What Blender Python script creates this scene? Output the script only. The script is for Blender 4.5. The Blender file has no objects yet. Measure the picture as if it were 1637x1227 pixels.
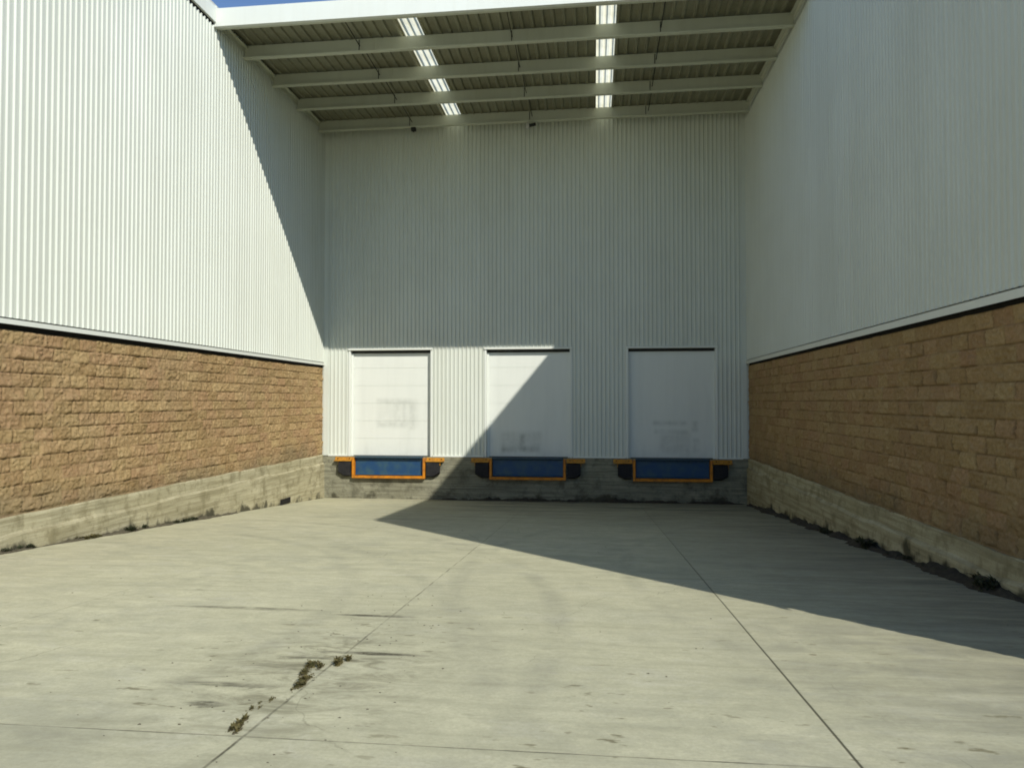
import bpy, bmesh, math, random
import numpy as np
from mathutils import Vector, Matrix
S = bpy.context.scene
COL = S.collection
R = math.radians
random.seed(7)

# ---------------------------------------------------------------- camera, sky, sun, exposure
EYE = 2.975                                   # eye height above the foot of the dock (the yard ramps down to it)
cam_d = bpy.data.cameras.new("camera")
cam = bpy.data.objects.new("camera", cam_d)
COL.objects.link(cam)
cam_d.sensor_width = 36.0
cam_d.lens = 1180.0 / 1637.0 * 36.0
cam_d.clip_start = 0.05
cam_d.clip_end = 2000
cam.location = (0, 0, EYE)
cam.rotation_euler = (R(90 + 1.311), 0, R(6.383))
S.camera = cam

SUN_DIR = Vector((-0.8315, 1.02, -1.0)).normalized()
world = bpy.data.worlds.new("World")
S.world = world
world.use_nodes = True
wn = world.node_tree
sky = wn.nodes.new("ShaderNodeTexSky")
sky.sky_type = 'NISHITA'
sky.sun_disc = False
sky.sun_elevation = R(37.2)
sky.sun_rotation = R(140.8)
sky.altitude = 1500
sky.dust_density = 0.1
sky.ozone_density = 4.0
wn.links.new(sky.outputs[0], wn.nodes["Background"].inputs[0])
wn.nodes["Background"].inputs[1].default_value = 0.15
sun_d = bpy.data.lights.new("sun", 'SUN')
sun_d.energy = 4.6
sun_d.angle = R(0.5)
sun_d.color = (1.0, 0.96, 0.88)
sun = bpy.data.objects.new("sun", sun_d)
sun.rotation_euler = SUN_DIR.to_track_quat('-Z', 'Y').to_euler()
COL.objects.link(sun)
S.view_settings.view_transform = 'Standard'
S.view_settings.look = 'None'
S.view_settings.gamma = 1.0
S.view_settings.exposure = 0.06
S.cycles.max_bounces = 8
S.cycles.diffuse_bounces = 6
S.cycles.filter_width = 1.8

# ---------------------------------------------------------------- places (metres, z = 0 at the foot of the dock)
XL, XR, YB = -8.35, 4.44, 22.0                # faces of the two side wings and of the dock front
SLOPE = 0.068
def ground_z(y):
    y = max(-6.0, min(22.0, y))
    return SLOPE * (22.0 - y)
Z_DOCK = EYE - 1.69
Z_HEAD = EYE + 1.545                          # top of the door openings
Z_BLOCK = EYE + 1.02                          # top of the block courses
Z_EAVE = EYE + 8.27                           # under the eaves gutter
Y_CAN = 15.2                                  # front of the canopy
def zt(x, z): return EYE + z + 0.0055 * (x + 1.95)   # the canopy leans a little
DOOR_X = (-6.20, -1.98, 2.24)
DOOR_W = 2.52

# ---------------------------------------------------------------- helpers
def mesh_obj(name, verts, faces, mat=None, parent=None, smooth=False):
    me = bpy.data.meshes.new(name)
    me.from_pydata(verts, [], faces)
    me.update()
    o = bpy.data.objects.new(name, me)
    COL.objects.link(o)
    if mat: me.materials.append(mat)
    if parent: o.parent = parent
    if smooth:
        for p in me.polygons: p.use_smooth = True
    return o

class MB:
    """collects simple solids and links them as one mesh"""
    def __init__(self): self.v = []; self.f = []
    def box(self, a, b, bevel=0.0):
        x0, y0, z0 = a; x1, y1, z1 = b
        if bevel > 0:
            bm = bmesh.new()
            bmesh.ops.create_cube(bm, size=1.0)
            for v in bm.verts:
                v.co = Vector(((x0+x1)/2 + v.co.x*(x1-x0), (y0+y1)/2 + v.co.y*(y1-y0), (z0+z1)/2 + v.co.z*(z1-z0)))
            bmesh.ops.bevel(bm, geom=bm.edges[:], offset=bevel, segments=2, affect='EDGES')
            n = len(self.v)
            bm.verts.index_update()
            self.v += [tuple(v.co) for v in bm.verts]
            self.f += [tuple(n + v.index for v in f.verts) for f in bm.faces]
            bm.free()
            return self
        n = len(self.v)
        self.v += [(x0,y0,z0),(x1,y0,z0),(x1,y1,z0),(x0,y1,z0),(x0,y0,z1),(x1,y0,z1),(x1,y1,z1),(x0,y1,z1)]
        self.f += [tuple(n+i for i in q) for q in ((0,3,2,1),(4,5,6,7),(0,1,5,4),(1,2,6,5),(2,3,7,6),(3,0,4,7))]
        return self
    def quad(self, a, b, c, d):
        n = len(self.v)
        self.v += [a, b, c, d]; self.f.append((n, n+1, n+2, n+3)); return self
    def prism(self, pts, axis, a, b):
        """extrude a polygon of 2-D points along axis ('x': pts are y,z; 'y': pts are x,z)"""
        n = len(self.v); k = len(pts)
        for t in (a, b):
            for p in pts:
                self.v.append((t, p[0], p[1]) if axis == 'x' else ((p[0], t, p[1]) if axis == 'y' else (p[0], p[1], t)))
        for i in range(k):
            j = (i+1) % k
            self.f.append((n+i, n+j, n+k+j, n+k+i))
        self.f.append(tuple(n+i for i in reversed(range(k))))
        self.f.append(tuple(n+k+i for i in range(k)))
        return self
    def cyl(self, p, q, r, seg=10):
        p = Vector(p); q = Vector(q); d = (q-p).normalized()
        u = d.orthogonal().normalized(); w = d.cross(u)
        n = len(self.v)
        for c in (p, q):
            for i in range(seg):
                a = 2*math.pi*i/seg
                self.v.append(tuple(c + r*(math.cos(a)*u + math.sin(a)*w)))
        for i in range(seg):
            j = (i+1) % seg
            self.f.append((n+i, n+j, n+seg+j, n+seg+i))
        self.f.append(tuple(n+i for i in reversed(range(seg))))
        self.f.append(tuple(n+seg+i for i in range(seg)))
        return self
    def build(self, name, mat, parent=None, smooth=False):
        o = mesh_obj(name, self.v, self.f, mat, parent, smooth)
        bm = bmesh.new(); bm.from_mesh(o.data)
        bmesh.ops.recalc_face_normals(bm, faces=bm.faces)
        bm.to_mesh(o.data); bm.free()
        return o

def tag(o, label=None, cat=None, group=None, kind=None):
    if label: o["label"] = label
    if cat: o["category"] = cat
    if group: o["group"] = group
    if kind: o["kind"] = kind
    return o
def thing(name, label, cat, loc=(0, 0, 0), group=None):
    o = bpy.data.objects.new(name, None)
    o.location = loc
    o.empty_display_size = 0.2
    COL.objects.link(o)
    return tag(o, label, cat, group)
def copy_tree(o, parent=None):
    kids = list(o.children)
    c = o.copy(); COL.objects.link(c)
    if parent: c.parent = parent
    for k in kids: copy_tree(k, c)
    return c

# ---------------------------------------------------------------- materials
class NT:
    def __init__(self, name):
        self.m = bpy.data.materials.new(name); self.m.use_nodes = True
        self.t = self.m.node_tree
        self.b = self.t.nodes["Principled BSDF"]
        self.co = self.t.nodes.new("ShaderNodeTexCoord").outputs["Object"]
    def n(self, kind, ins=None, **props):
        x = self.t.nodes.new(kind)
        for k, v in props.items(): setattr(x, k, v)
        for k, v in (ins or {}).items(): self.set(x.inputs[k], v)
        return x
    def set(self, sock, v):
        if isinstance(v, bpy.types.NodeSocket): self.t.links.new(v, sock)
        else: sock.default_value = v
    def math(self, op, a, b=0.0, c=None, clamp=False):
        x = self.n("ShaderNodeMath", {0: a, 1: b}, operation=op); x.use_clamp = clamp
        if c is not None: self.set(x.inputs[2], c)
        return x.outputs[0]
    def noise(self, scale=1.0, detail=4.0, rough=0.55, stretch=(1, 1, 1), offset=(0, 0, 0), dist=0.0):
        mp = self.n("ShaderNodeMapping", {"Vector": self.co, "Scale": stretch, "Location": offset})
        return self.n("ShaderNodeTexNoise", {"Vector": mp.outputs[0], "Scale": scale, "Detail": detail, "Roughness": rough, "Distortion": dist}).outputs[0]
    def ramp(self, fac, lo, hi):
        return self.n("ShaderNodeMapRange", {0: fac, 1: lo, 2: hi}).outputs[0]
    def mix(self, fac, a, b, mode='MIX'):
        x = self.n("ShaderNodeMix", None, data_type='RGBA', blend_type=mode)
        self.set(x.inputs[0], fac); self.set(x.inputs[6], a); self.set(x.inputs[7], b)
        return x.outputs[2]
    def xyz(self):
        return self.n("ShaderNodeSeparateXYZ", {0: self.co}).outputs
    def bump(self, h, strength=0.3, dist=0.01, prev=None):
        x = self.n("ShaderNodeBump", {"Height": h, "Strength": strength, "Distance": dist})
        if prev: self.set(x.inputs["Normal"], prev)
        return x.outputs[0]
    def out(self, color, rough=0.6, normal=None, metal=0.0, spec=0.4):
        self.set(self.b.inputs["Base Color"], color)
        self.set(self.b.inputs["Roughness"], rough)
        self.set(self.b.inputs["Metallic"], metal)
        self.set(self.b.inputs["Specular IOR Level"], spec)
        if normal: self.set(self.b.inputs["Normal"], normal)
        return self.m
def c4(r, g, b): return (r, g, b, 1.0)

def m_metal(name, base, dirt, amount=0.35, rough=0.5, spec=0.3):
    k = NT(name)
    streak = k.ramp(k.noise(1.0, 5, 0.6, (7, 7, 0.25)), 0.45, 0.8)
    cloud = k.ramp(k.noise(0.45, 4, 0.6, (1, 1, 1), (3, 1, 7)), 0.4, 0.75)
    X, Y, Z = k.xyz()
    sheet_no = k.math('FLOOR', k.math('ADD', k.math('ADD', X, Y), 0.47))
    tone = k.n("ShaderNodeTexWhiteNoise", {"W": sheet_no}, noise_dimensions='1D').outputs[0]
    f = k.math('MULTIPLY', k.math('ADD', k.math('MULTIPLY', streak, 0.5), k.math('MULTIPLY', cloud, 0.5)), amount)
    f = k.math('ADD', f, k.math('MULTIPLY', tone, amount*0.30))
    scuff = k.ramp(k.noise(1.0, 5, 0.7, (2.2, 2.2, 1.1), (3, 8, 5), 1.2), 0.66, 0.76)
    f = k.math('ADD', f, k.math('MULTIPLY', scuff, amount*0.5), clamp=True)
    col = k.mix(f, base, dirt)
    dents = k.bump(k.noise(1.3, 2, 0.5, (1, 1, 0.5)), 0.4, 0.018)
    rr = k.math('ADD', rough, k.math('MULTIPLY', cloud, 0.12))
    return k.out(col, rr, dents, 0.0, spec)

M_WALL = m_metal("white_wall_metal", c4(0.615, 0.645, 0.57), c4(0.44, 0.45, 0.365), 0.38)
M_TRIM = m_metal("white_trim_metal", c4(0.70, 0.725, 0.66), c4(0.52, 0.52, 0.42), 0.3)
M_PURLIN = m_metal("off_white_steel", c4(0.56, 0.58, 0.47), c4(0.38, 0.38, 0.28), 0.4)
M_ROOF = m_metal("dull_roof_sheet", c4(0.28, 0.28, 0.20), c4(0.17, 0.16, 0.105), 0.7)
M_BODY = m_metal("building_body", c4(0.55, 0.55, 0.50), c4(0.45, 0.45, 0.40), 0.3)

def m_plain(name, col, rough=0.6, dirt=None, amount=0.5, scale=6.0, spec=0.3):
    k = NT(name)
    f = k.math('MULTIPLY', k.ramp(k.noise(scale, 5, 0.65), 0.42, 0.7), amount)
    c = k.mix(f, col, dirt or tuple(0.55*x for x in col[:3]) + (1,))
    return k.out(c, rough, k.bump(k.noise(scale*6, 3), 0.15, 0.004), 0, spec)
M_DARK = m_plain("black_joint", c4(0.012, 0.011, 0.009), 0.9)
M_SEAL = m_plain("dark_rubber_seal", c4(0.03, 0.032, 0.03), 0.8)
M_RUBBER = m_plain("black_rubber", c4(0.014, 0.014, 0.015), 0.75, c4(0.05, 0.045, 0.04), 0.4)
M_YELLOW = m_plain("worn_yellow_paint", c4(0.54, 0.26, 0.025), 0.55, c4(0.20, 0.10, 0.03), 0.75, 8)
M_ORANGE = m_plain("orange_paint", c4(0.58, 0.215, 0.011), 0.55, c4(0.20, 0.075, 0.022), 0.75, 6)
M_BLUE = m_plain("worn_blue_paint", c4(0.011, 0.052, 0.130), 0.45, c4(0.040, 0.090, 0.105), 0.9, 3, 0.4)
M_BLUED = m_plain("dark_blue_steel", c4(0.02, 0.055, 0.085), 0.5, c4(0.05, 0.05, 0.04), 0.6, 8)
M_LAMP = m_plain("fixture_plastic", c4(0.55, 0.55, 0.52), 0.5)

def m_door(name, rect, bars, patch, bar):
    """painted door leaf with a worn, scuffed patch; rect and bars are x0,x1,z0,z1 in the leaf's own space"""
    k = NT(name)
    X, Y, Z = k.xyz()
    def inside(r, e):
        a = k.ramp(X, r[0]-e, r[0]+e); b = k.ramp(X, r[1]+e, r[1]-e)
        c = k.ramp(Z, r[2]-e, r[2]+e); d = k.ramp(Z, r[3]+e, r[3]-e)
        return k.math('MULTIPLY', k.math('MULTIPLY', a, b), k.math('MULTIPLY', c, d))
    rag = k.ramp(k.noise(3.5, 5, 0.65), 0.35, 0.65)
    f = k.math('MULTIPLY', k.math('MULTIPLY', inside(rect, 0.07), k.math('ADD', 0.35, k.math('MULTIPLY', rag, 0.65))), patch)
    for r in bars:
        f = k.math('ADD', f, k.math('MULTIPLY', k.math('MULTIPLY', inside(r, 0.05), k.math('ADD', 0.3, rag)), bar))
    soil = k.math('MULTIPLY', k.ramp(k.noise(1.0, 5, 0.6, (3, 3, 0.4)), 0.45, 0.8), 0.12)
    low = k.math('MULTIPLY', k.math('MULTIPLY', k.ramp(Z, 0.5, 0.0), rag), 0.14)
    f = k.math('ADD', k.math('ADD', f, soil), low, clamp=True)
    col = k.mix(f, c4(0.69, 0.71, 0.645), c4(0.27, 0.29, 0.25))
    return k.out(col, 0.42, k.bump(k.noise(2.0, 2), 0.15, 0.008), 0, 0.35)

def m_sky_panel():
    k = NT("translucent_panel")
    col = k.mix(k.ramp(k.noise(2.0, 4), 0.35, 0.75), c4(0.97, 0.95, 0.74), c4(0.74, 0.71, 0.50))
    tr = k.n("ShaderNodeBsdfTranslucent", {"Color": col}).outputs[0]
    di = k.n("ShaderNodeBsdfDiffuse", {"Color": col}).outputs[0]
    mx = k.n("ShaderNodeMixShader", {0: 0.1, 1: tr, 2: di}).outputs[0]
    k.t.links.new(mx, k.t.nodes["Material Output"].inputs["Surface"])
    return k.m
M_SKY = m_sky_panel()

def m_block():
    k = NT("split_face_block")
    at = k.n("ShaderNodeAttribute", None, attribute_name="block")
    r, g, b = k.n("ShaderNodeSeparateColor", {0: at.outputs["Color"]}).outputs
    # r: per block tone, g: per block hue, b: mortar
    base = k.mix(r, c4(0.350, 0.232, 0.112), c4(0.505, 0.365, 0.185))
    base = k.mix(k.math('MULTIPLY', k.math('POWER', g, 2.0), 0.65), base, c4(0.44, 0.255, 0.155))
    grit = k.ramp(k.noise(26, 6, 0.75), 0.32, 0.68)
    base = k.mix(k.math('MULTIPLY', grit, 0.70), base, c4(0.235, 0.160, 0.062))
    pale = k.ramp(k.noise(9, 5, 0.7, (1, 1, 1), (5, 2, 1)), 0.52, 0.72)
    base = k.mix(k.math('MULTIPLY', pale, 0.45), base, c4(0.54, 0.42, 0.225))
    wash = k.ramp(k.noise(0.55, 4, 0.6, (1, 1, 1.6), (1, 9, 4)), 0.45, 0.7)
    base = k.mix(k.math('MULTIPLY', wash, 0.30), base, c4(0.36, 0.28, 0.15))
    base = k.mix(k.math('MULTIPLY', b, 0.75), base, c4(0.160, 0.105, 0.050))
    X, Y, Z = k.xyz()
    damp = k.ramp(k.math('SUBTRACT', Z, k.math('MULTIPLY', k.noise(0.9, 5, 0.65, (1, 1, 1), (3, 5, 8)), 1.5)), Z_DOCK-0.25, Z_DOCK-0.75)
    base = k.mix(k.math('MULTIPLY', damp, 0.55), base, c4(0.165, 0.140, 0.085))
    n1 = k.bump(k.noise(16, 7, 0.8, (1, 0.7, 1.3), (0, 0, 0), 0.8), 1.0, 0.022)
    n2 = k.bump(k.noise(75, 4, 0.7), 0.6, 0.006, n1)
    return k.out(base, 0.92, n2, 0, 0.15)
M_BLOCK = m_block()

def m_plinth(name, lo, hi, stain):
    k = NT(name)
    X, Y, Z = k.xyz()
    a = k.ramp(k.noise(1.4, 6, 0.65, (1, 0.45, 1.5)), 0.3, 0.7)
    col = k.mix(a, lo, hi)
    lines = k.ramp(k.noise(1.0, 6, 0.7, (0.5, 0.5, 14)), 0.43, 0.62)
    col = k.mix(k.math('MULTIPLY', lines, 0.65), col, stain)
    blot = k.ramp(k.noise(3.2, 6, 0.7, (1, 1, 1), (8, 3, 2)), 0.49, 0.63)
    col = k.mix(k.math('MULTIPLY', blot, 0.7), col, stain)
    grit = k.ramp(k.noise(30, 4, 0.7), 0.4, 0.7)
    col = k.mix(k.math('MULTIPLY', grit, 0.25), col, stain)
    # dirt splashed up from the yard: height above the ramp, ragged
    g = k.math('MULTIPLY', k.math('SUBTRACT', 22.0, Y), SLOPE)
    h = k.math('SUBTRACT', Z, g)
    rag = k.math('MULTIPLY', k.math('SUBTRACT', k.noise(1.9, 3, 0.6, (1, 1, 0.9), (2, 2, 2)), 0.47), 1.3)
    d = k.ramp(k.math('SUBTRACT', h, rag), 0.05, -0.10)
    col = k.mix(k.math('MULTIPLY', d, 0.92), col, c4(0.060, 0.056, 0.036))
    nb = k.bump(k.noise(12, 6, 0.7, (1, 1, 2)), 0.5, 0.012)
    return k.out(col, 0.9, k.bump(k.noise(1.0, 4, 0.6, (0.4, 0.4, 14)), 0.5, 0.02, nb), 0, 0.15)
M_PLINTH = m_plinth("plinth_concrete", c4(0.38, 0.345, 0.215), c4(0.50, 0.465, 0.315), c4(0.205, 0.18, 0.10))
M_DOCKC = m_plinth("dock_concrete", c4(0.205, 0.198, 0.135), c4(0.33, 0.32, 0.225), c4(0.095, 0.09, 0.062))

def m_yard():
    k = NT("yard_concrete")
    X, Y, Z = k.xyz()
    big = k.ramp(k.noise(0.35, 5, 0.6, (0.6, 1.2, 1)), 0.3, 0.72)
    col = k.mix(big, c4(0.550, 0.530, 0.350), c4(0.630, 0.605, 0.410))
    cool = k.ramp(k.noise(0.8, 5, 0.65, (0.7, 1.3, 1), (4, 8, 0)), 0.5, 0.78)
    col = k.mix(k.math('MULTIPLY', cool, 0.35), col, c4(0.44, 0.445, 0.36))
    mottle = k.ramp(k.noise(2.6, 9, 0.82, (1, 1.3, 1), (1, 4, 0), 0.4), 0.40, 0.62)
    col = k.mix(k.math('MULTIPLY', mottle, 0.44), col, c4(0.290, 0.285, 0.190))
    chalk = k.ramp(k.noise(1.5, 8, 0.78, (1, 1.5, 1), (14, 2, 0), 0.6), 0.52, 0.66)
    col = k.mix(k.math('MULTIPLY', chalk, 0.40), col, c4(0.60, 0.58, 0.45))
    # each slab was poured on its own day
    si = k.math('FLOOR', k.math('DIVIDE', k.math('ADD', X, 1.81), 3.06)); sj = k.math('FLOOR', k.math('DIVIDE', k.math('SUBTRACT', Y, 3.67), 6.07))
    cast = k.n("ShaderNodeTexWhiteNoise", {"W": k.math('ADD', si, k.math('MULTIPLY', sj, 17.3))}, noise_dimensions='1D').outputs[0]
    col = k.mix(k.math('MULTIPLY', cast, 0.22), col, c4(0.33, 0.33, 0.245))
    # worn, grey blotches
    worn = k.math('MULTIPLY', k.ramp(k.noise(1.0, 7, 0.72, (1.3, 2.6, 1), (3, 11, 0), 0.5), 0.46, 0.60), k.ramp(k.noise(0.45, 3, 0.5, (1, 1, 1), (12, 1, 0)), 0.38, 0.6))
    col = k.mix(k.math('MULTIPLY', worn, 0.38), col, c4(0.275, 0.275, 0.215))
    # tyre sweeps of trucks backing in
    tyre = None
    for tcx, tcy, rad, wd, a in ((-9.5, 6.0, 9.2, 0.16, 0.30), (-9.5, 6.0, 7.1, 0.16, 0.26), (11.0, 9.5, 10.6, 0.14, 0.22), (11.0, 9.5, 12.6, 0.15, 0.25), (-14.0, 2.0, 13.6, 0.2, 0.22)):
        ddx = k.math('SUBTRACT', X, tcx); ddy = k.math('SUBTRACT', Y, tcy)
        r = k.math('SQRT', k.math('ADD', k.math('MULTIPLY', ddx, ddx), k.math('MULTIPLY', ddy, ddy)))
        e = k.math('MULTIPLY', k.ramp(k.math('ABSOLUTE', k.math('SUBTRACT', r, rad)), wd, wd*0.3), a)
        tyre = e if tyre is None else k.math('MAXIMUM', tyre, e)
    tyre = k.math('MULTIPLY', tyre, k.ramp(k.noise(1.6, 5, 0.7, (1, 1, 1), (6, 6, 0)), 0.38, 0.62))
    col = k.mix(tyre, col, c4(0.17, 0.17, 0.14))
    # hairline cracks
    mp = k.n("ShaderNodeMapping", {"Vector": k.co, "Scale": (0.42, 0.30, 1), "Location": (0.3, 0.7, 0)}).outputs[0]
    wv = k.n("ShaderNodeVectorMath", {0: mp, 1: k.n("ShaderNodeVectorMath", {0: k.n("ShaderNodeTexNoise", {"Vector": k.co, "Scale": 1.7, "Detail": 5.0}).outputs[1], 1: (0.22, 0.22, 0.0)}, operation='MULTIPLY').outputs[0]}, operation='ADD').outputs[0]
    vor = k.n("ShaderNodeTexVoronoi", {"Vector": wv, "Scale": 1.0}, feature='DISTANCE_TO_EDGE', voronoi_dimensions='2D').outputs[0]
    crack = k.math('MULTIPLY', k.ramp(vor, 0.0035, 0.001), k.ramp(k.noise(0.6, 3, 0.6, (1, 1, 1), (2, 7, 0)), 0.50, 0.62))
    col = k.mix(k.math('MULTIPLY', crack, 0.55), col, c4(0.16, 0.15, 0.10))
    # broom strokes and tyre dust run across the slab
    broom = k.ramp(k.noise(1.0, 6, 0.7, (0.8, 26, 1)), 0.35, 0.75)
    col = k.mix(k.math('MULTIPLY', broom, 0.17), col, c4(0.27, 0.265, 0.165))
    drag = k.ramp(k.noise(1.0, 5, 0.65, (0.55, 7.0, 1), (7, 3, 0)), 0.52, 0.68)
    col = k.mix(k.math('MULTIPLY', drag, 0.24), col, c4(0.225, 0.22, 0.14))
    # shade painted into the slab colour before the dock and along the right wing
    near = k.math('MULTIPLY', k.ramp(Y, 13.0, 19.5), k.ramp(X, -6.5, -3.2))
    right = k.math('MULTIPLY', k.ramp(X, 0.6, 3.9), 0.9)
    painted_shade = k.math('MAXIMUM', near, right)
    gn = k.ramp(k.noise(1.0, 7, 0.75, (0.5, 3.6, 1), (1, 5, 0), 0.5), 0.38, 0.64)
    col = k.mix(k.math('MULTIPLY', k.math('MULTIPLY', painted_shade, 0.80), k.math('ADD', 0.45, k.math('MULTIPLY', gn, 0.65))), col, c4(0.066, 0.069, 0.060))
    # dark drips
    zone = k.math('MULTIPLY', k.ramp(Y, 9.0, 5.5), k.math('ADD', 0.22, k.ramp(k.noise(0.7, 2, 0.5, (1, 1, 1), (2, 1, 0)), 0.48, 0.6)))
    drip = k.ramp(k.noise(1.0, 3, 0.55, (4.5, 11, 1), (9, 2, 0)), 0.645, 0.70)
    col = k.mix(k.math('MULTIPLY', k.math('MULTIPLY', drip, zone), 0.75), col, c4(0.17, 0.155, 0.085))
    # the spill round the weeds of the joint
    dx = k.math('ABSOLUTE', k.math('ADD', X, 1.86)); dy = k.math('ABSOLUTE', k.math('SUBTRACT', Y, 4.9))
    sp = k.math('MULTIPLY', k.ramp(dx, 1.1, 0.05), k.ramp(dy, 2.0, 0.2))
    spn = k.ramp(k.noise(1.0, 7, 0.75, (2.4, 6, 1), (5, 6, 0), 0.8), 0.47, 0.62)
    col = k.mix(k.math('MULTIPLY', k.math('MULTIPLY', sp, spn), 0.95), col, c4(0.150, 0.140, 0.082))
    # long smears dragged across the slab
    for sx, sy, hw, hd, a in ((-1.62, 5.26, 0.42, 0.045, 0.8), (-1.98, 5.10, 0.30, 0.03, 0.5), (-1.95, 6.46, 0.38, 0.05, 0.8), (-3.25, 6.60, 0.75, 0.06, 0.5), (-2.35, 4.45, 0.45, 0.05, 0.6), (-2.25, 4.10, 0.14, 0.05, 0.7)):
        ex = k.math('DIVIDE', k.math('SUBTRACT', X, sx), hw)
        ey = k.math('DIVIDE', k.math('SUBTRACT', k.math('ADD', Y, k.math('MULTIPLY', k.math('SUBTRACT', spn, 0.5), 0.03)), sy), hd)
        rr = k.math('ADD', k.math('MULTIPLY', ex, ex), k.math('MULTIPLY', ey, ey))
        e = k.math('MULTIPLY', k.ramp(rr, 1.25, 0.25), k.math('MULTIPLY', k.math('ADD', 0.35, k.ramp(k.noise(1.0, 5, 0.7, (5, 14, 1), (sx, 3, 0)), 0.38, 0.56)), a), clamp=True)
        col = k.mix(e, col, c4(0.085, 0.080, 0.052))
    fine = k.ramp(k.noise(38, 5, 0.8), 0.42, 0.62)
    col = k.mix(k.math('MULTIPLY', fine, 0.30), col, c4(0.30, 0.28, 0.19))
    # sawn joints between the slabs
    wob = k.math('MULTIPLY', k.math('SUBTRACT', k.noise(1.3, 4, 0.7), 0.5), 0.03)
    grooves = None
    jn = k.noise(2.5, 4, 0.7)
    for x0, w, a in ((-4.87, 0.008, 0.35), (-1.81, 0.012, 0.75), (1.25, 0.011, 0.95), (4.31, 0.008, 0.6), (-7.9, 0.008, 0.4)):
        d = k.math('ABSOLUTE', k.math('SUBTRACT', k.math('ADD', X, k.math('MULTIPLY', wob, 1.0 if x0 == -1.81 else 0.25)), x0))
        g = k.math('MULTIPLY', k.ramp(d, w, w*0.35), a)
        g = k.math('MULTIPLY', g, k.math('ADD', 0.35, k.math('MULTIPLY', k.ramp(Y, 15.0, 5.0), 0.65)))
        if x0 == -1.81: g = k.math('MULTIPLY', g, k.math('ADD', 0.25, k.ramp(jn, 0.40, 0.62)), clamp=True)
        grooves = g if grooves is None else k.math('MAXIMUM', grooves, g)
    for y0, a in ((3.67, 0.6), (-2.4, 0.6), (9.75, 0.22), (15.8, 0.3)):
        d = k.math('ABSOLUTE', k.math('SUBTRACT', k.math('ADD', Y, k.math('MULTIPLY', wob, 0.35)), y0))
        g = k.math('MULTIPLY', k.ramp(d, 0.010, 0.003), k.math('MULTIPLY', a, k.math('ADD', 0.35, k.ramp(jn, 0.35, 0.65))))
        grooves = k.math('MAXIMUM', grooves, g)
    grooves = k.math('MINIMUM', grooves, 1.0)
    col = k.mix(grooves, col, c4(0.085, 0.08, 0.05))
    h = k.math('SUBTRACT', k.math('ADD', k.math('MULTIPLY', broom, 0.25), k.math('MULTIPLY', fine, 0.3)), k.math('MULTIPLY', grooves, 2.0))
    return k.out(col, 0.88, k.bump(h, 0.5, 0.004), 0, 0.2)
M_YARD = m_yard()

def m_leaf(name, a, b):
    k = NT(name)
    inf = k.n("ShaderNodeTexNoise", {"Vector": k.co, "Scale": 30.0}).outputs[0]
    return k.out(k.mix(k.ramp(inf, 0.3, 0.7), a, b), 0.7, None, 0, 0.2)
M_WEED = m_leaf("dry_weed_leaf", c4(0.045, 0.045, 0.014), c4(0.13, 0.105, 0.04))
M_WEED2 = m_leaf("dark_weed_leaf", c4(0.022, 0.032, 0.014), c4(0.06, 0.06, 0.03))
M_SOIL = m_plain("wet_soil", c4(0.035, 0.031, 0.022), 0.95, c4(0.075, 0.065, 0.045), 0.7, 14)
M_SOILD = m_plain("dry_soil", c4(0.10, 0.088, 0.055), 0.95, c4(0.055, 0.045, 0.03), 0.7, 14)

# ---------------------------------------------------------------- the yard
ys = [-80, -40, -20, -6] + list(np.arange(-5, 22.01, 1.0)) + [22.6, 60]
xs = [-80, -40, -20, -14, -8.35, -5, -1.8, 1.25, 4.44, 10, 20, 40, 80]
gv = [(x, y, ground_z(y)) for y in ys for x in xs]
gf = []
for j in range(len(ys)-1):
    for i in range(len(xs)-1):
        a = j*len(xs)+i
        gf.append((a, a+1, a+1+len(xs), a+len(xs)))
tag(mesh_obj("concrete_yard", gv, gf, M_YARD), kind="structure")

# ---------------------------------------------------------------- ribbed sheet
PITCH, RIB, DEPTH = 0.125, 0.030, 0.023
def rib_profile(a, b, pitch=PITCH, rib=RIB, flank=0.016, depth=DEPTH, start=0.0):
    """(position, height) pairs from a to b"""
    pts = []
    k = math.floor((a-start)/pitch) - 1
    while start + k*pitch < b + pitch:
        q = math.sin(k*12.9898 + pitch*78.2)*43758.5453; q -= math.floor(q)
        s = start + k*pitch + (q-0.5)*0.006
        d0 = depth; depth_k = d0*(0.90 + 0.2*q)
        pts += [(s, 0.0), (s+flank, depth_k), (s+flank+rib, depth_k), (s+2*flank+rib, 0.0)]
        k += 1
    out = []
    for i in range(len(pts)-1):
        (p, h), (q, g) = pts[i], pts[i+1]
        if q < a or p > b: continue
        if p < a: h = h + (g-h)*(a-p)/(q-p); p = a
        if not out: out.append((p, h))
        if q > b: g = h + (g-h)*(b-p)/(q-p); q = b
        if q > p: out.append((q, g))
    return out
def ribbed(mb, a, b, z0, z1, put, **kw):
    """put(position, height, z) gives the point"""
    pr = rib_profile(a, b, **kw)
    n = len(mb.v)
    for p, h in pr:
        mb.v.append(put(p, h, z0)); mb.v.append(put(p, h, z1))
    for i in range(len(pr)-1):
        c = n+2*i
        mb.f.append((c, c+2, c+3, c+1))

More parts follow.
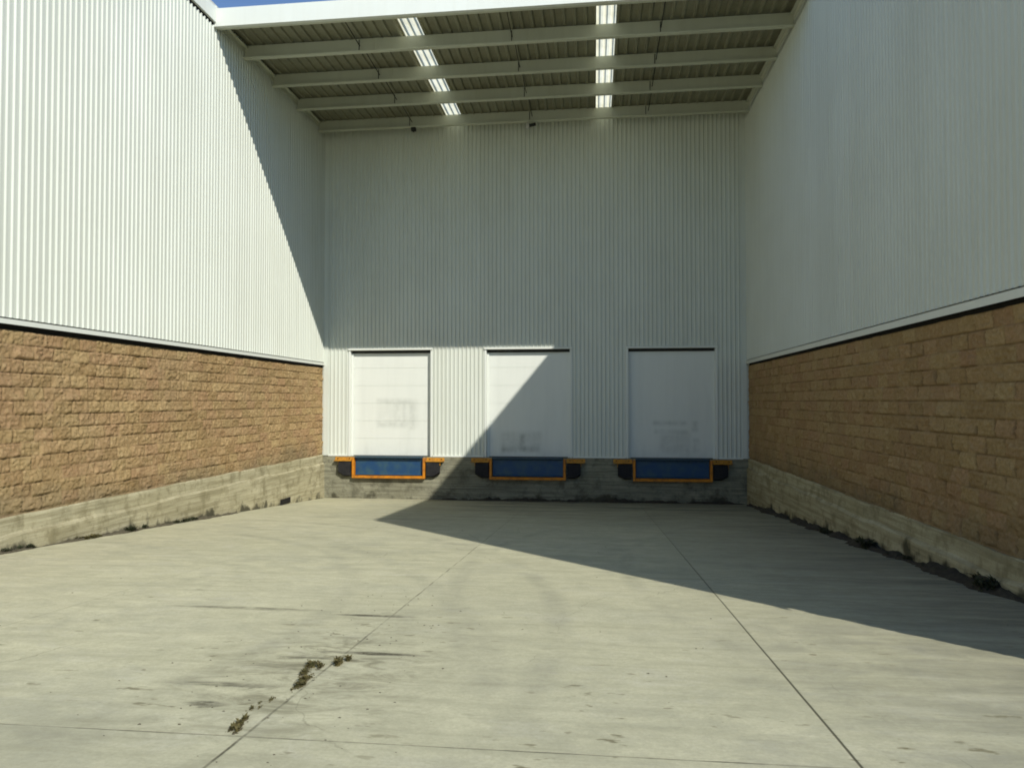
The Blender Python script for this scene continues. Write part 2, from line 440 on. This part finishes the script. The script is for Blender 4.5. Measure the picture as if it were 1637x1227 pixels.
# ---------------------------------------------------------------- split-face block walls
def vnoise(x, y, seed):
    xi = np.floor(x).astype(np.int64); yi = np.floor(y).astype(np.int64)
    fx = x-xi; fy = y-yi
    fx = fx*fx*(3-2*fx); fy = fy*fy*(3-2*fy)
    def h(a, b):
        n = (a*374761393 + b*668265263 + seed*1442695041) & 0x7fffffff
        n = ((n ^ (n >> 13))*1274126177) & 0x7fffffff
        return ((n ^ (n >> 16)) & 0xffff)/65535.0
    return (h(xi, yi)*(1-fx)+h(xi+1, yi)*fx)*(1-fy) + (h(xi, yi+1)*(1-fx)+h(xi+1, yi+1)*fx)*fy
def hash1(a, b, seed):
    n = (a*374761393 + b*668265263 + seed*974711) & 0x7fffffff
    n = ((n ^ (n >> 13))*1274126177) & 0x7fffffff
    return ((n ^ (n >> 16)) & 0xffff)/65535.0
def block_wall(name, x, sgn, y0, y1, ydense, z0, z1, parent, seed):
    yy = np.concatenate([np.arange(y0, ydense, 0.08), np.arange(ydense, y1, 0.021), [y1]])
    zz = np.linspace(z0, z1, int((z1-z0)/0.0185)+1)
    Y, Z = np.meshgrid(yy, zz)
    H, L = 0.2035, 0.40
    row = np.floor((z1-Z)/H).astype(np.int64)
    yo = Y + (row % 2)*L/2 + hash1(row, row*0+3, seed)*0.05
    colm = np.floor(yo/L).astype(np.int64)
    u = (yo/L-colm)*L; v = ((z1-Z)/H-row)*H
    wob = (vnoise(Y*9, Z*9, seed+5)-0.5)*0.012
    d = np.minimum(np.minimum(u, L-u), np.minimum(v, H-v)) + wob
    gap = np.clip((vnoise(Y*3.1, Z*3.7, seed+6)-0.15)*3.0, 0.40, 1)
    mort = np.clip(1-(d-0.004)/0.008, 0, 1)*gap
    edge = 0.75 + 0.25*np.clip(d/0.02, 0, 1)
    tilt = (hash1(row, colm, seed+1)-0.5)*0.035*(u/L-0.5) + (hash1(row, colm, seed+2)-0.5)*0.05*(v/H-0.5)
    off = (hash1(row, colm, seed+3)-0.5)*0.009
    cs = hash1(row, colm, seed+9)*50
    def ridge(x, y, q): return np.abs(vnoise(x, y, q)-0.5)*2
    rough = ((vnoise(Y*6+cs, Z*8+cs, seed+11)-0.5)*0.018 + (ridge(Y*13+cs, Z*17, seed+12)-0.5)*0.022
             + (ridge(Y*29, Z*33+cs, seed+13)-0.5)*0.018 + (vnoise(Y*47, Z*53, seed+14)-0.5)*0.012)
    D = edge*(0.020 + tilt + off + rough)*(1-mort) - 0.012*mort
    X = x + sgn*D
    n = X.size
    verts = np.stack([X, Y, Z], -1).reshape(-1, 3).astype(np.float32)
    nz, ny = X.shape
    idx = np.arange(n).reshape(nz, ny)
    q = np.stack([idx[:-1, :-1], idx[:-1, 1:], idx[1:, 1:], idx[1:, :-1]], -1).reshape(-1, 4)
    if sgn < 0: q = q[:, ::-1]
    me = bpy.data.meshes.new(name)
    me.vertices.add(n); me.vertices.foreach_set("co", verts.ravel())
    me.loops.add(q.size); me.loops.foreach_set("vertex_index", q.ravel().astype(np.int32))
    me.polygons.add(len(q)); me.polygons.foreach_set("loop_start", (np.arange(len(q))*4).astype(np.int32))
    me.polygons.foreach_set("loop_total", np.full(len(q), 4, np.int32))
    me.update(calc_edges=True)
    at = me.color_attributes.new("block", 'FLOAT_COLOR', 'POINT')
    c = np.stack([hash1(row, colm, seed+21), hash1(row, colm, seed+22), mort, np.ones_like(mort)], -1)
    at.data.foreach_set("color", c.reshape(-1).astype(np.float32))
    me.materials.append(M_BLOCK)
    o = bpy.data.objects.new(name, me); COL.objects.link(o); o.parent = parent
    return o

# ---------------------------------------------------------------- the two side wings
def wing(label, sgn, x, y0, seed):
    """sgn = +1: the wing whose face looks towards +X, -1: towards -X"""
    w = thing("warehouse_wing", label, "building")
    far = x - sgn*7.0
    y1 = YB + 6.0
    P = lambda d: x + sgn*d                     # d metres proud of the block face
    def bx(mb, d0, d1, a, b, z0, z1, bev=0.0):
        xa, xb = sorted((P(d0), P(d1)))
        return mb.box((xa, a, z0), (xb, b, z1), bev)
    zb = Z_BLOCK
    top = Z_EAVE + (0.36 if sgn > 0 else 0.03)
    core = MB()
    xa, xb = sorted((P(-0.07), far))
    core.box((xa, y0+0.05, -0.5), (xb, y1, top-0.02))
    core.box((xa, Y_CAN+0.02, top-0.02), (xb, y1, Z_EAVE+0.6))
    core.build("wall_body", M_BODY, w)
    # ribbed cladding with its drip trim
    sheet = MB()
    ribbed(sheet, y0, YB+0.1, zb+0.168, Z_EAVE-0.03 if sgn > 0 else top, lambda p, h, z: (P(0.045+h), p, z), start=0.03)
    ribbed(sheet, Y_CAN+0.01, YB+0.1, Z_EAVE-0.028, Z_EAVE+0.45, lambda p, h, z: (P(0.045+h), p, z), start=0.03)
    sheet.build("ribbed_cladding", M_WALL, w)
    tr = MB()
    lo = 0.072 if sgn > 0 else 0.045
    pts = [(P(-0.03), zb+0.160), (P(0.085), zb+0.143), (P(0.085), zb+lo), (P(0.079), zb+lo), (P(0.079), zb+0.134), (P(-0.03), zb+0.150)]
    tr.prism(pts, 'y', y0, YB-0.03)
    tr.build("drip_trim", M_TRIM, w)
    jt = MB(); bx(jt, -0.06, -0.025, y0, YB+0.05, zb+0.005, zb+0.148)
    jt.build("shadow_joint", M_DARK, w)
    block_wall("block_wall", P(0.0), sgn, y0, YB+0.02, 6.5, Z_DOCK+0.02, zb, w, seed)
    # concrete plinth: a battered footing that shows more of itself as the yard falls
    pl = MB()
    zp = Z_DOCK+0.035
    yl = list(np.arange(y0, YB, 0.5)) + [YB-0.02]
    rng = random.Random(seed)
    prof = [(-0.05, 0.0), (0.035, 0.0), (0.050, -0.03), (0.052, -0.24), (0.095, -0.285), (0.10, -2.2)]
    n = len(pl.v)
    for y in yl:
        j = rng.uniform(-0.02, 0.02); jz = rng.uniform(-0.03, 0.03)
        for d, z in prof: pl.v.append((P(d + (j if d > 0 else 0)), y, zp + z + (jz if z < 0 else jz*0.4)))
    m = len(prof)
    for i in range(len(yl)-1):
        for k in range(m-1):
            a = n+i*m+k
            pl.f.append((a, a+1, a+m+1, a+m))
    pl.build("concrete_plinth", M_PLINTH, w)
    # eaves
    if sgn > 0:
        g = MB()
        bx(g, -0.05, 0.115, y0, Y_CAN-0.005, Z_EAVE+0.02, Z_EAVE+0.37, 0.008)
        g.build("eaves_gutter", M_TRIM, w)
        d = MB(); bx(d, 0.0, 0.066, y0, Y_CAN-0.005, Z_EAVE-0.035, Z_EAVE+0.019)
        d.build("eaves_joint", M_DARK, w)
    else:
        g = MB()
        bx(g, -0.12, 0.075, y0, Y_CAN-0.005, top-0.30, top+0.02, 0.008)
        g.build("eaves_flashing", M_TRIM, w)
    return w

left = wing("sunlit ribbed white metal warehouse wing on ochre block base, left of the yard", +1, XL, -4.0, 11)
right = wing("shaded ribbed metal warehouse wing on brown block base, right of the yard", -1, XR, 4.15, 37)
# drain outlet near the dock in the left plinth
d = MB()
d.box((XL+0.09, 18.75, ground_z(19.0)+0.02), (XL+0.125, 19.35, ground_z(19.0)+0.16))
d.build("drain_outlet", M_DARK, left)

# ---------------------------------------------------------------- the dock front
front = thing("dock_warehouse", "tall ribbed metal warehouse front with three loading doors closing the yard", "building", (0, 0, 0))
top = EYE + 8.75
MB().box((XL-7, YB+0.32, -0.5), (XR+7, YB+5, top)).build("wall_body", M_BODY, front)
sheet = MB()
putb = lambda p, h, z: (p, YB - h, z)
ribbed(sheet, XL, XR, Z_HEAD+0.0, top, putb, start=0.02)
edges = [XL]
for cx in DOOR_X: edges += [cx-DOOR_W/2, cx+DOOR_W/2]
edges.append(XR)
for i in range(0, len(edges), 2):
    ribbed(sheet, edges[i], edges[i+1], Z_DOCK+0.03, Z_HEAD, putb, start=0.02)
sheet.build("ribbed_cladding", M_WALL, front)
tr = MB()
tr.box((XL+0.05, YB-0.045, Z_DOCK+0.02), (XL+0.20, YB-0.0205, Z_EAVE+0.4))
tr.build("corner_trim", M_WALL, front)
tr = MB()
tr.box((XR-0.17, YB-0.045, Z_DOCK+0.02), (XR-0.05, YB-0.0205, Z_EAVE+0.4))
tr.build("corner_trim", M_WALL, front)
for i in range(0, len(edges), 2):
    bt = MB()
    bt.box((edges[i]+(0.21 if i == 0 else 0.07), YB-0.05, Z_DOCK+0.004), (edges[i+1]-(0.18 if i == 6 else 0.07), YB+0.01, Z_DOCK+0.045))
    bt.build("base_trim", M_TRIM, front)
MB().box((XL-0.02, YB-0.075, -0.6), (XR+0.02, YB+0.31, Z_DOCK), 0.012).build("dock_wall", M_DOCKC, front)

MARKS = (((-0.47, 0.86, 0.86, 1.74), ((-0.47, 0.60, 1.60, 1.76), (-0.45, 0.52, 0.88, 1.04), (0.10, 0.26, 1.05, 1.6), (0.36, 0.46, 1.05, 1.6), (0.58, 0.72, 0.8, 1.7))),
         ((-0.83, 0.40, 0.16, 0.76), ((-0.80, 0.36, 0.16, 0.30), (-0.25, -0.1, 0.2, 0.7))),
         ((-0.34, 0.52, 0.16, 0.72), ((-0.55, 0.45, 0.98, 1.10), (-0.50, 0.50, 0.74, 0.84), (0.60, 0.76, 0.80, 1.10), (0.62, 0.80, 0.2, 0.6))))
for cx, (rect, bars) in zip(DOOR_X, MARKS):
    h = Z_HEAD - Z_DOCK
    leaf = MB()
    secs = 6
    for i in range(secs):                       # sectional leaf: six panels with a shallow groove between
        z0 = i*h/secs + (0.0015 if i else 0.02); z1 = (i+1)*h/secs - 0.0015
        leaf.box((-DOOR_W/2+0.03, 0.0, z0), (DOOR_W/2-0.03, 0.05, z1), 0.003)
    leaf.box((-DOOR_W/2+0.02, 0.008, 0.01), (DOOR_W/2-0.02, 0.07, h+0.05))
    dm = m_door("door_paint", rect, bars, *((0.15, 0.17) if cx < -4 else (0.30, 0.30)))
    dr = leaf.build("loading_door", dm, front)
    dr.location = (cx, YB+0.13, Z_DOCK)
    s = MB()
    s.box((-DOOR_W/2+0.02, -0.028, h-0.085), (DOOR_W/2-0.02, -0.003, h+0.02))
    s.build("top_seal", M_SEAL, dr)
    s = MB()
    s.box((-DOOR_W/2+0.03, -0.012, -0.002), (DOOR_W/2-0.03, 0.045, 0.018))
    s.build("bottom_seal", M_SEAL, dr)
    for q in (-1, 1):
        fr = MB()
        xa, xb = sorted((q*(DOOR_W/2-0.006), q*(DOOR_W/2+0.055)))
        fr.box((xa, -0.158, 0.0), (xb, -0.134, h+0.06), 0.003)         # outer face of the jamb
        xa, xb = sorted((q*(DOOR_W/2-0.006), q*(DOOR_W/2+0.004)))
        fr.box((xa, -0.134, 0.0), (xb, 0.10, h+0.05))
        fr.build("door_jamb", M_TRIM, dr)
        fr = MB()
        xa, xb = sorted((q*(DOOR_W/2-0.007), q*(DOOR_W/2-0.075)))
        fr.box((xa, -0.045, 0.0), (xb, -0.012, h-0.09), 0.004)         # track cover
        fr.build("track_cover", M_TRIM, dr)
    hd = MB()
    hd.prism([(-0.132, h+0.07), (-0.190, h+0.055), (-0.190, h+0.005), (-0.184, h+0.005), (-0.184, h+0.047), (-0.132, h+0.06)], 'x', -DOOR_W/2-0.06, DOOR_W/2+0.06)
    hd.build("head_flashing", M_TRIM, dr)
    hd = MB()
    hd.box((-DOOR_W/2, -0.131, h+0.002), (DOOR_W/2, 0.12, h+0.012))
    hd.build("head_soffit", M_TRIM, dr)

# ---------------------------------------------------------------- dock levellers and bumpers
YF = YB - 0.075                                 # face of the dock
def make_leveler():
    t = thing("dock_leveler", "x", "dock leveler", (0, YF, Z_DOCK))
    hw = 1.05
    dk = MB(); dk.box((-hw, -0.045, -0.012), (hw, 0.20, 0.006), 0.004)
    dk.box((-hw, -0.155, -0.035), (hw, -0.044, -0.006), 0.004)
    dk.build("deck_plate", M_BLUED, t)
    hg = MB(); hg.cyl((-hw, -0.055, -0.045), (hw, -0.055, -0.045), 0.022)
    for i in range(12):
        x = -hw+0.05+i*0.18
        hg.box((x, -0.082, -0.068), (x+0.07, -0.028, -0.022), 0.004)
    hg.build("hinge", M_BLUED, t)
    lp = MB()
    lp.prism([(-0.040, -0.07), (-0.020, -0.07), (-0.020, -0.51), (-0.075, -0.553), (-0.082, -0.543), (-0.042, -0.505)], 'x', -hw+0.01, hw-0.01)
    lp.build("lip", M_BLUE, t)
    fr = MB()
    for s in (-1, 1):
        xa, xb = sorted((s*(hw+0.012), s*(hw+0.082)))
        fr.box((xa, -0.150, -0.645), (xb, -0.001, -0.03), 0.006)
    fr.box((-hw-0.011, -0.158, -0.645), (hw+0.011, -0.001, -0.568), 0.006)
    fr.build("frame", M_ORANGE, t)
    return t
def make_bumper(side):
    t = thing("dock_bumper", "x", "dock bumper", (0, YF, Z_DOCK))
    rb = MB()
    n = 9                                       # laminated pads on edge
    for i in range(n):
        x = -0.20 + i*0.40/n
        cut = max(0.0, (i-4.5)*0.028) * 1.0
        rb.prism([(-0.001, -0.14-cut*0.3), (-0.10, -0.14-cut*0.3), (-0.135-0.006*(i % 2), -0.18), (-0.135-0.006*(i % 2), -0.56+cut), (-0.10, -0.60+cut), (-0.001, -0.60+cut)], 'x', x, x+0.40/n-0.004)
    rb.cyl((-0.215, -0.07, -0.27), (0.215, -0.07, -0.27), 0.014, 8)
    rb.cyl((-0.215, -0.07, -0.50), (0.19, -0.07, -0.50), 0.014, 8)
    rb.build("rubber_pad", M_RUBBER, t)
    br = MB()
    br.box((-0.22, -0.15, -0.137), (0.33, -0.001, -0.105), 0.004)
    br.box((-0.22, -0.012, -0.105), (0.33, -0.001, -0.02), 0.003)
    br.box((0.20, -0.10, -0.25), (0.214, -0.001, -0.137), 0.002)
    br.prism([(-0.012, -0.03), (-0.14, -0.104), (-0.012, -0.104)], 'x', 0.05, 0.062)
    br.build("steel_bracket", M_YELLOW, t)
    for x in (-0.12, 0.24):
        MB().cyl((x, -0.013, -0.065), (x, -0.03, -0.065), 0.016, 6).build("bolt", M_DARK, t)
    if side < 0:
        t.scale = (-1, 1, 1)
    return t
where = ("under the fully sunlit loading door",
         "under the half shaded loading door",
         "under the fully shaded loading door")
lv0 = make_leveler()
for i, cx in enumerate(DOOR_X):
    t = lv0 if i == 0 else copy_tree(lv0)
    t.location = (cx, YF, Z_DOCK)
    t["label"] = ("blue dock leveler lip in orange frame, " + where[i])
    t["group"] = "dock levelers under the loading doors"
bname = ("under the sunlit door", "under the half shaded door", "under the shaded door")
b0 = {-1: make_bumper(-1), 1: make_bumper(1)}
for i, cx in enumerate(DOOR_X):
    for s in (-1, 1):
        t = b0[s] if i == 0 else copy_tree(b0[s])
        t.location = (cx + s*1.37, YF, Z_DOCK)
        t["label"] = "black rubber bumper, %s of the blue leveler lip %s" % ("left" if s < 0 else "right", bname[i])
        t["group"] = "rubber bumpers beside the dock levelers"

# ---------------------------------------------------------------- the canopy
can = thing("canopy", "metal canopy roof with four beams and two bright clear strips", "canopy")
ROOF_Z = 8.535
strips = ((-4.38, -3.94), (0.06, 0.50))
xe = [XL+0.0]
for a, b in strips: xe += [a, b]
xe.append(XR)
def roof_put(dz=0.0):
    return lambda p, h, s: (p, Y_CAN+0.11 if s == 0 else YB+0.02, zt(p, ROOF_Z + (0.05 if s == 0 else 0.0) + dz) - h)
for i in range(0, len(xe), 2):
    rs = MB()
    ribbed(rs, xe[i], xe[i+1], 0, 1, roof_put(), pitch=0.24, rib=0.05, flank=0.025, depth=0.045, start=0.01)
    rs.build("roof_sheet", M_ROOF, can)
for a, b in strips:
    sk = MB()
    ribbed(sk, a-0.07, b+0.07, 0, 1, roof_put(0.004), pitch=0.16, rib=0.045, flank=0.025, depth=0.04, start=a)
    sk.build("skylight_strip", M_SKY, can)
def lean_box(mb, x0, x1, y0, y1, z0, z1):
    n = len(mb.v)
    for x in (x0, x1):
        for y, z in ((y0, z0), (y1, z0), (y1, z1), (y0, z1)):
            mb.v.append((x, y, zt(x, z)))
    mb.f += [tuple(n+i for i in q) for q in ((0, 1, 2, 3), (7, 6, 5, 4), (0, 4, 5, 1), (1, 5, 6, 2), (2, 6, 7, 3), (3, 7, 4, 0))]
PUR_Y = (16.65, 18.21, 19.76, 21.42)
PUR_H = 0.345
for y in PUR_Y:
    pb = MB()
    a, b = XL+0.07, XR-0.07
    z0 = 8.165
    lean_box(pb, a, b, y, y+0.012, z0, z0+PUR_H)                       # web
    lean_box(pb, a, b, y-0.10, y-0.0005, z0, z0+0.010)                 # bottom flange, towards the yard
    lean_box(pb, a, b, y-0.10, y-0.092, z0+0.0105, z0+0.035)           # lip
    lean_box(pb, a, b, y+0.0125, y+0.11, z0+PUR_H-0.010, z0+PUR_H)     # top flange
    for x in (-5.46, -1.86, 1.50):                                      # lapped ends
        lean_box(pb, x-0.35, x+0.35, y-0.010, y-0.001, z0+0.012, z0+PUR_H-0.004)
    pb.build("beam", M_PURLIN, can)
for x in (-5.46, -1.86, 1.50):
    ye = (Y_CAN+0.1,) + PUR_Y
    for i in range(4):
        rd = MB()
        rd.cyl((x+0.02*i, ye[i]+0.02, zt(x, 8.40)), (x+0.02*i, ye[i+1]-0.012, zt(x, 8.34)), 0.010, 6)
        rd.box((x-0.02, ye[i+1]-0.024, zt(x, 8.20)), (x-0.004, ye[i+1]-0.0115, zt(x, 8.48)))
        rd.build("sag_rod", M_SEAL, can)
fa = MB()
lean_box(fa, XL+0.0, XR-0.0, Y_CAN, Y_CAN+0.10, 8.245, 8.645)
fa.build("fascia", M_TRIM, can)
fr = MB()
lean_box(fr, XL+0.07, XR-0.07, Y_CAN+0.101, Y_CAN+0.19, 8.255, 8.29)
lean_box(fr, XL+0.07, XR-0.07, Y_CAN+0.101, Y_CAN+0.112, 8.2905, 8.50)
fr.build("fascia_rail", M_PURLIN, can)
for x0, x1 in ((XL+0.066, XL+0.15), (XR-0.15, XR-0.066)):
    eb = MB()
    lean_box(eb, x0, x1, Y_CAN+0.2, YB-0.05, 8.45, 8.462)
    xv = x0 if x0 < 0 else x1-0.01
    lean_box(eb, xv, xv+0.01, Y_CAN+0.2, YB-0.05, 8.33, 8.4495)
    eb.build("edge_angle", M_PURLIN, can)

# small fittings under the rearmost beam
t = thing("fixture", "small pale box fitting hanging under the rear canopy beam, centre of the wall top", "fixture", (-1.93, 21.36, zt(-1.93, 8.165)))
MB().box((-0.015, -0.015, -0.10), (0.015, 0.015, 0.0)).build("stem", M_LAMP, t)
MB().box((-0.05, -0.08, -0.20), (0.05, 0.06, -0.10), 0.012).build("housing", M_LAMP, t)
MB().cyl((0.05, -0.01, -0.12), (0.24, -0.03, -0.09), 0.045, 12).build("lens_barrel", M_SEAL, t)
t = thing("junction_box", "small dark junction box under the rear canopy beam, nearer the ochre block wing", "junction box", (-5.35, 21.40, zt(-5.35, 8.165)))
MB().box((-0.07, -0.06, -0.10), (0.07, 0.06, 0.0), 0.008).build("housing", M_SEAL, t)
MB().cyl((0, 0, -0.10), (0, 0, -0.13), 0.02, 8).build("cable_gland", M_DARK, t)

# ---------------------------------------------------------------- soil and weeds
def mound(name, pts, width, height, mat, seed, label=None):
    """a low ragged ridge of soil along a line of (x, y) points"""
    rng = random.Random(seed)
    v, f = [], []
    m = 9
    L = []
    for (xa, ya), (xb, yb) in zip(pts, pts[1:]):
        k = max(2, int(math.hypot(xb-xa, yb-ya)/0.09))
        L += [(xa+(xb-xa)*i/k, ya+(yb-ya)*i/k) for i in range(k)]
    L.append(pts[-1])
    ph = rng.uniform(0, 100)
    for i, (x, y) in enumerate(L):
        q = L[min(i+1, len(L)-1)]; p = L[max(i-1, 0)]
        dx, dy = q[0]-p[0], q[1]-p[1]; l = math.hypot(dx, dy) or 1
        nx, ny = -dy/l, dx/l
        e = min(1.0, i/6, (len(L)-1-i)/6)
        s = 0.55 + 0.45*math.sin(i*0.31+ph)*math.sin(i*0.13+ph*2) + rng.uniform(-0.15, 0.15)
        w = width*max(0.15, s)*e + 0.01; h = height*max(0.1, s+rng.uniform(-0.2, 0.2))*e
        for j in range(m):
            a = -1 + 2*j/(m-1)
            jit = rng.uniform(-0.12, 0.12)*w if 0 < j < m-1 else rng.uniform(-0.25, 0.25)*w
            zz = h*(1-a*a)*rng.uniform(0.6, 1.25)
            xx, yy = x+nx*(a*w+jit), y+ny*(a*w+jit)
            v.append((xx, yy, ground_z(yy) + (zz if 0 < j < m-1 else -0.01)))
    for i in range(len(L)-1):
        for j in range(m-1):
            a = i*m+j
            f.append((a, a+1, a+m+1, a+m))
    o = mesh_obj(name, v, f, mat, None, True)
    return tag(o, label, "soil" if label else None, kind="stuff")
mound("soil_drift", [(-4.7, YB-0.12), (-1.2, YB-0.16), (4.3, YB-0.14)], 0.26, 0.11, M_SOIL, 3, "dark silt drifted along the foot of the dock wall")
mound("soil_drift", [(XR-0.15, 7.0), (XR-0.14, 21.6)], 0.20, 0.115, M_SOIL, 4, "dark silt along the foot of the brown block wing")
mound("soil_drift", [(XL+0.14, 6.0), (XL+0.13, 16.5)], 0.11, 0.055, M_SOILD, 5, "brown silt along the foot of the ochre block wing")

def weed(label, x, y, rx, ry, h, n, mat, seed, group, soil=True):
    """a low tuft: many bent blades and small leaves rising from a ragged pad of soil"""
    rng = random.Random(seed)
    t = thing("weed", label, "weed", (x, y, ground_z(y)), group)
    subs = [(rng.uniform(-0.75, 0.75), rng.uniform(-0.95, 0.95), rng.uniform(0.15, 0.5)) for _ in range(7)]
    v, f = [], []
    for _ in range(n):
        sx0, sy0, sr = rng.choice(subs)
        r = abs(rng.gauss(0, 0.5)); a = rng.uniform(0, 2*math.pi)
        px, py = (sx0 + sr*r*math.cos(a))*rx, (sy0 + sr*r*math.sin(a))*ry
        zz = -SLOPE*py
        hh = h*max(0.25, 1.1-r*0.7)*rng.uniform(0.35, 1.0)
        az = rng.uniform(0, 2*math.pi); lean = rng.uniform(0.2, 1.3)*hh
        w = rng.uniform(0.005, 0.015)*(h/0.08)**0.5
        dx, dy = math.cos(az), math.sin(az)
        sx, sy = -dy*w, dx*w
        k = len(v)
        v += [(px-sx*0.4, py-sy*0.4, zz), (px+sx*0.4, py+sy*0.4, zz),
              (px+dx*lean*0.45+sx, py+dy*lean*0.45+sy, zz+hh*0.7), (px+dx*lean*0.45-sx, py+dy*lean*0.45-sy, zz+hh*0.7),
              (px+dx*lean, py+dy*lean, zz+hh*rng.uniform(0.6, 1.0))]
        f += [(k, k+1, k+2, k+3), (k+3, k+2, k+4)]
    mesh_obj("leaves", v, f, mat, t)
    if soil:
        v, f = [], []
        for _ in range(int(60 + 500*rx*ry/0.02)):           # crumbs of soil caught round the stems
            sx0, sy0, sr = rng.choice(subs)
            r = min(1.4, abs(rng.gauss(0, 0.6))); a = rng.uniform(0, 2*math.pi)
            px, py = (sx0 + sr*r*math.cos(a))*rx, (sy0 + sr*r*math.sin(a))*ry
            q = rng.uniform(0.004, 0.014)*(1.1-0.5*r); k = len(v); zz = -SLOPE*py
            for i in range(4):
                b = i*math.pi/2 + rng.uniform(-0.4, 0.4)
                v.append((px+q*math.cos(b), py+q*math.sin(b), zz-SLOPE*q*math.sin(b)+0.001))
            v.append((px, py, zz+q*0.8))
            f += [(k, k+1, k+4), (k+1, k+2, k+4), (k+2, k+3, k+4), (k+3, k, k+4)]
        mesh_obj("soil_pad", v, f, M_SOIL if mat is M_WEED2 else M_SOILD, t)["kind"] = "stuff"
    return t
gj = "weeds in the slab joint"
weed("largest dry brown weed tuft in the slab joint", -1.88, 4.74, 0.085, 0.27, 0.040, 620, M_WEED, 1, gj)
weed("thin dry weed tuft touching the right end of the largest tuft", -1.76, 4.98, 0.05, 0.10, 0.05, 150, M_WEED, 2, gj, False)
weed("small dry weed tuft where the two slab joints cross, nearest the viewer", -1.89, 3.74, 0.04, 0.15, 0.032, 260, M_WEED, 3, gj)
weed("tiny sparse weed between the two bigger tufts on the yard slab", -1.93, 4.15, 0.04, 0.12, 0.02, 70, M_WEED, 4, gj, False)
gr = "dark weeds along the brown block wing"
for i, (y, rx, ry, h, lab) in enumerate((
        (8.75, 0.13, 0.34, 0.17, "tall dark weed clump along the brown block wing, nearest the viewer"),
        (9.9, 0.10, 0.36, 0.10, "low long dark weed clump, second from the viewer along the brown block wing"),
        (11.0, 0.10, 0.30, 0.09, "low dark weed clump, third from the viewer along the brown block wing"),
        (12.35, 0.12, 0.34, 0.17, "tall rounded dark weed clump midway along the brown block wing"),
        (14.2, 0.10, 0.45, 0.10, "farthest dark weed clump along the brown block wing"))):
    weed(lab, XR-0.17, y, rx, ry, h, 520, M_WEED2, 20+i, gr)
gl = "low weeds along the ochre block wing"
for i, (y, rx, ry, h, lab) in enumerate((
        (9.75, 0.07, 0.30, 0.09, "dark low weed strip at the foot of the ochre wing, nearest the viewer"),
        (11.2, 0.07, 0.40, 0.08, "brown low weed strip, second from the viewer along the ochre wing"),
        (12.6, 0.08, 0.40, 0.12, "dark green weed strip, third from the viewer along the ochre wing"),
        (14.2, 0.07, 0.50, 0.10, "farthest low weed strip along the ochre wing, before the drain"))):
    weed(lab, XL+0.16, y, rx, ry, h, 380, M_WEED2 if i != 1 else M_WEED, 40+i, gl)
# loose grit and leaf crumbs on the slab
rng = random.Random(99)
v, f = [], []
for _ in range(170):
    if rng.random() < 0.55: x, y = rng.gauss(-1.8, 0.45), rng.uniform(3.2, 7.5)
    else: x, y = rng.uniform(-6, 4), rng.uniform(3.2, 14)
    s = rng.uniform(0.003, 0.009); a = rng.uniform(0, 6.28)
    z = ground_z(y); k = len(v)
    for q in range(4):
        b = a+q*math.pi/2+rng.uniform(-0.3, 0.3)
        r = s*rng.uniform(0.6, 1.3)
        yy = y+r*math.sin(b)
        v.append((x+r*1.5*math.cos(b), yy, ground_z(yy)+0.001))
    v.append((x, y, z+s*0.7))
    f += [(k, k+1, k+4), (k+1, k+2, k+4), (k+2, k+3, k+4), (k+3, k, k+4)]
tag(mesh_obj("grit", v, f, M_SOILD), "dry grit and leaf crumbs scattered over the yard slab", "grit", kind="stuff")
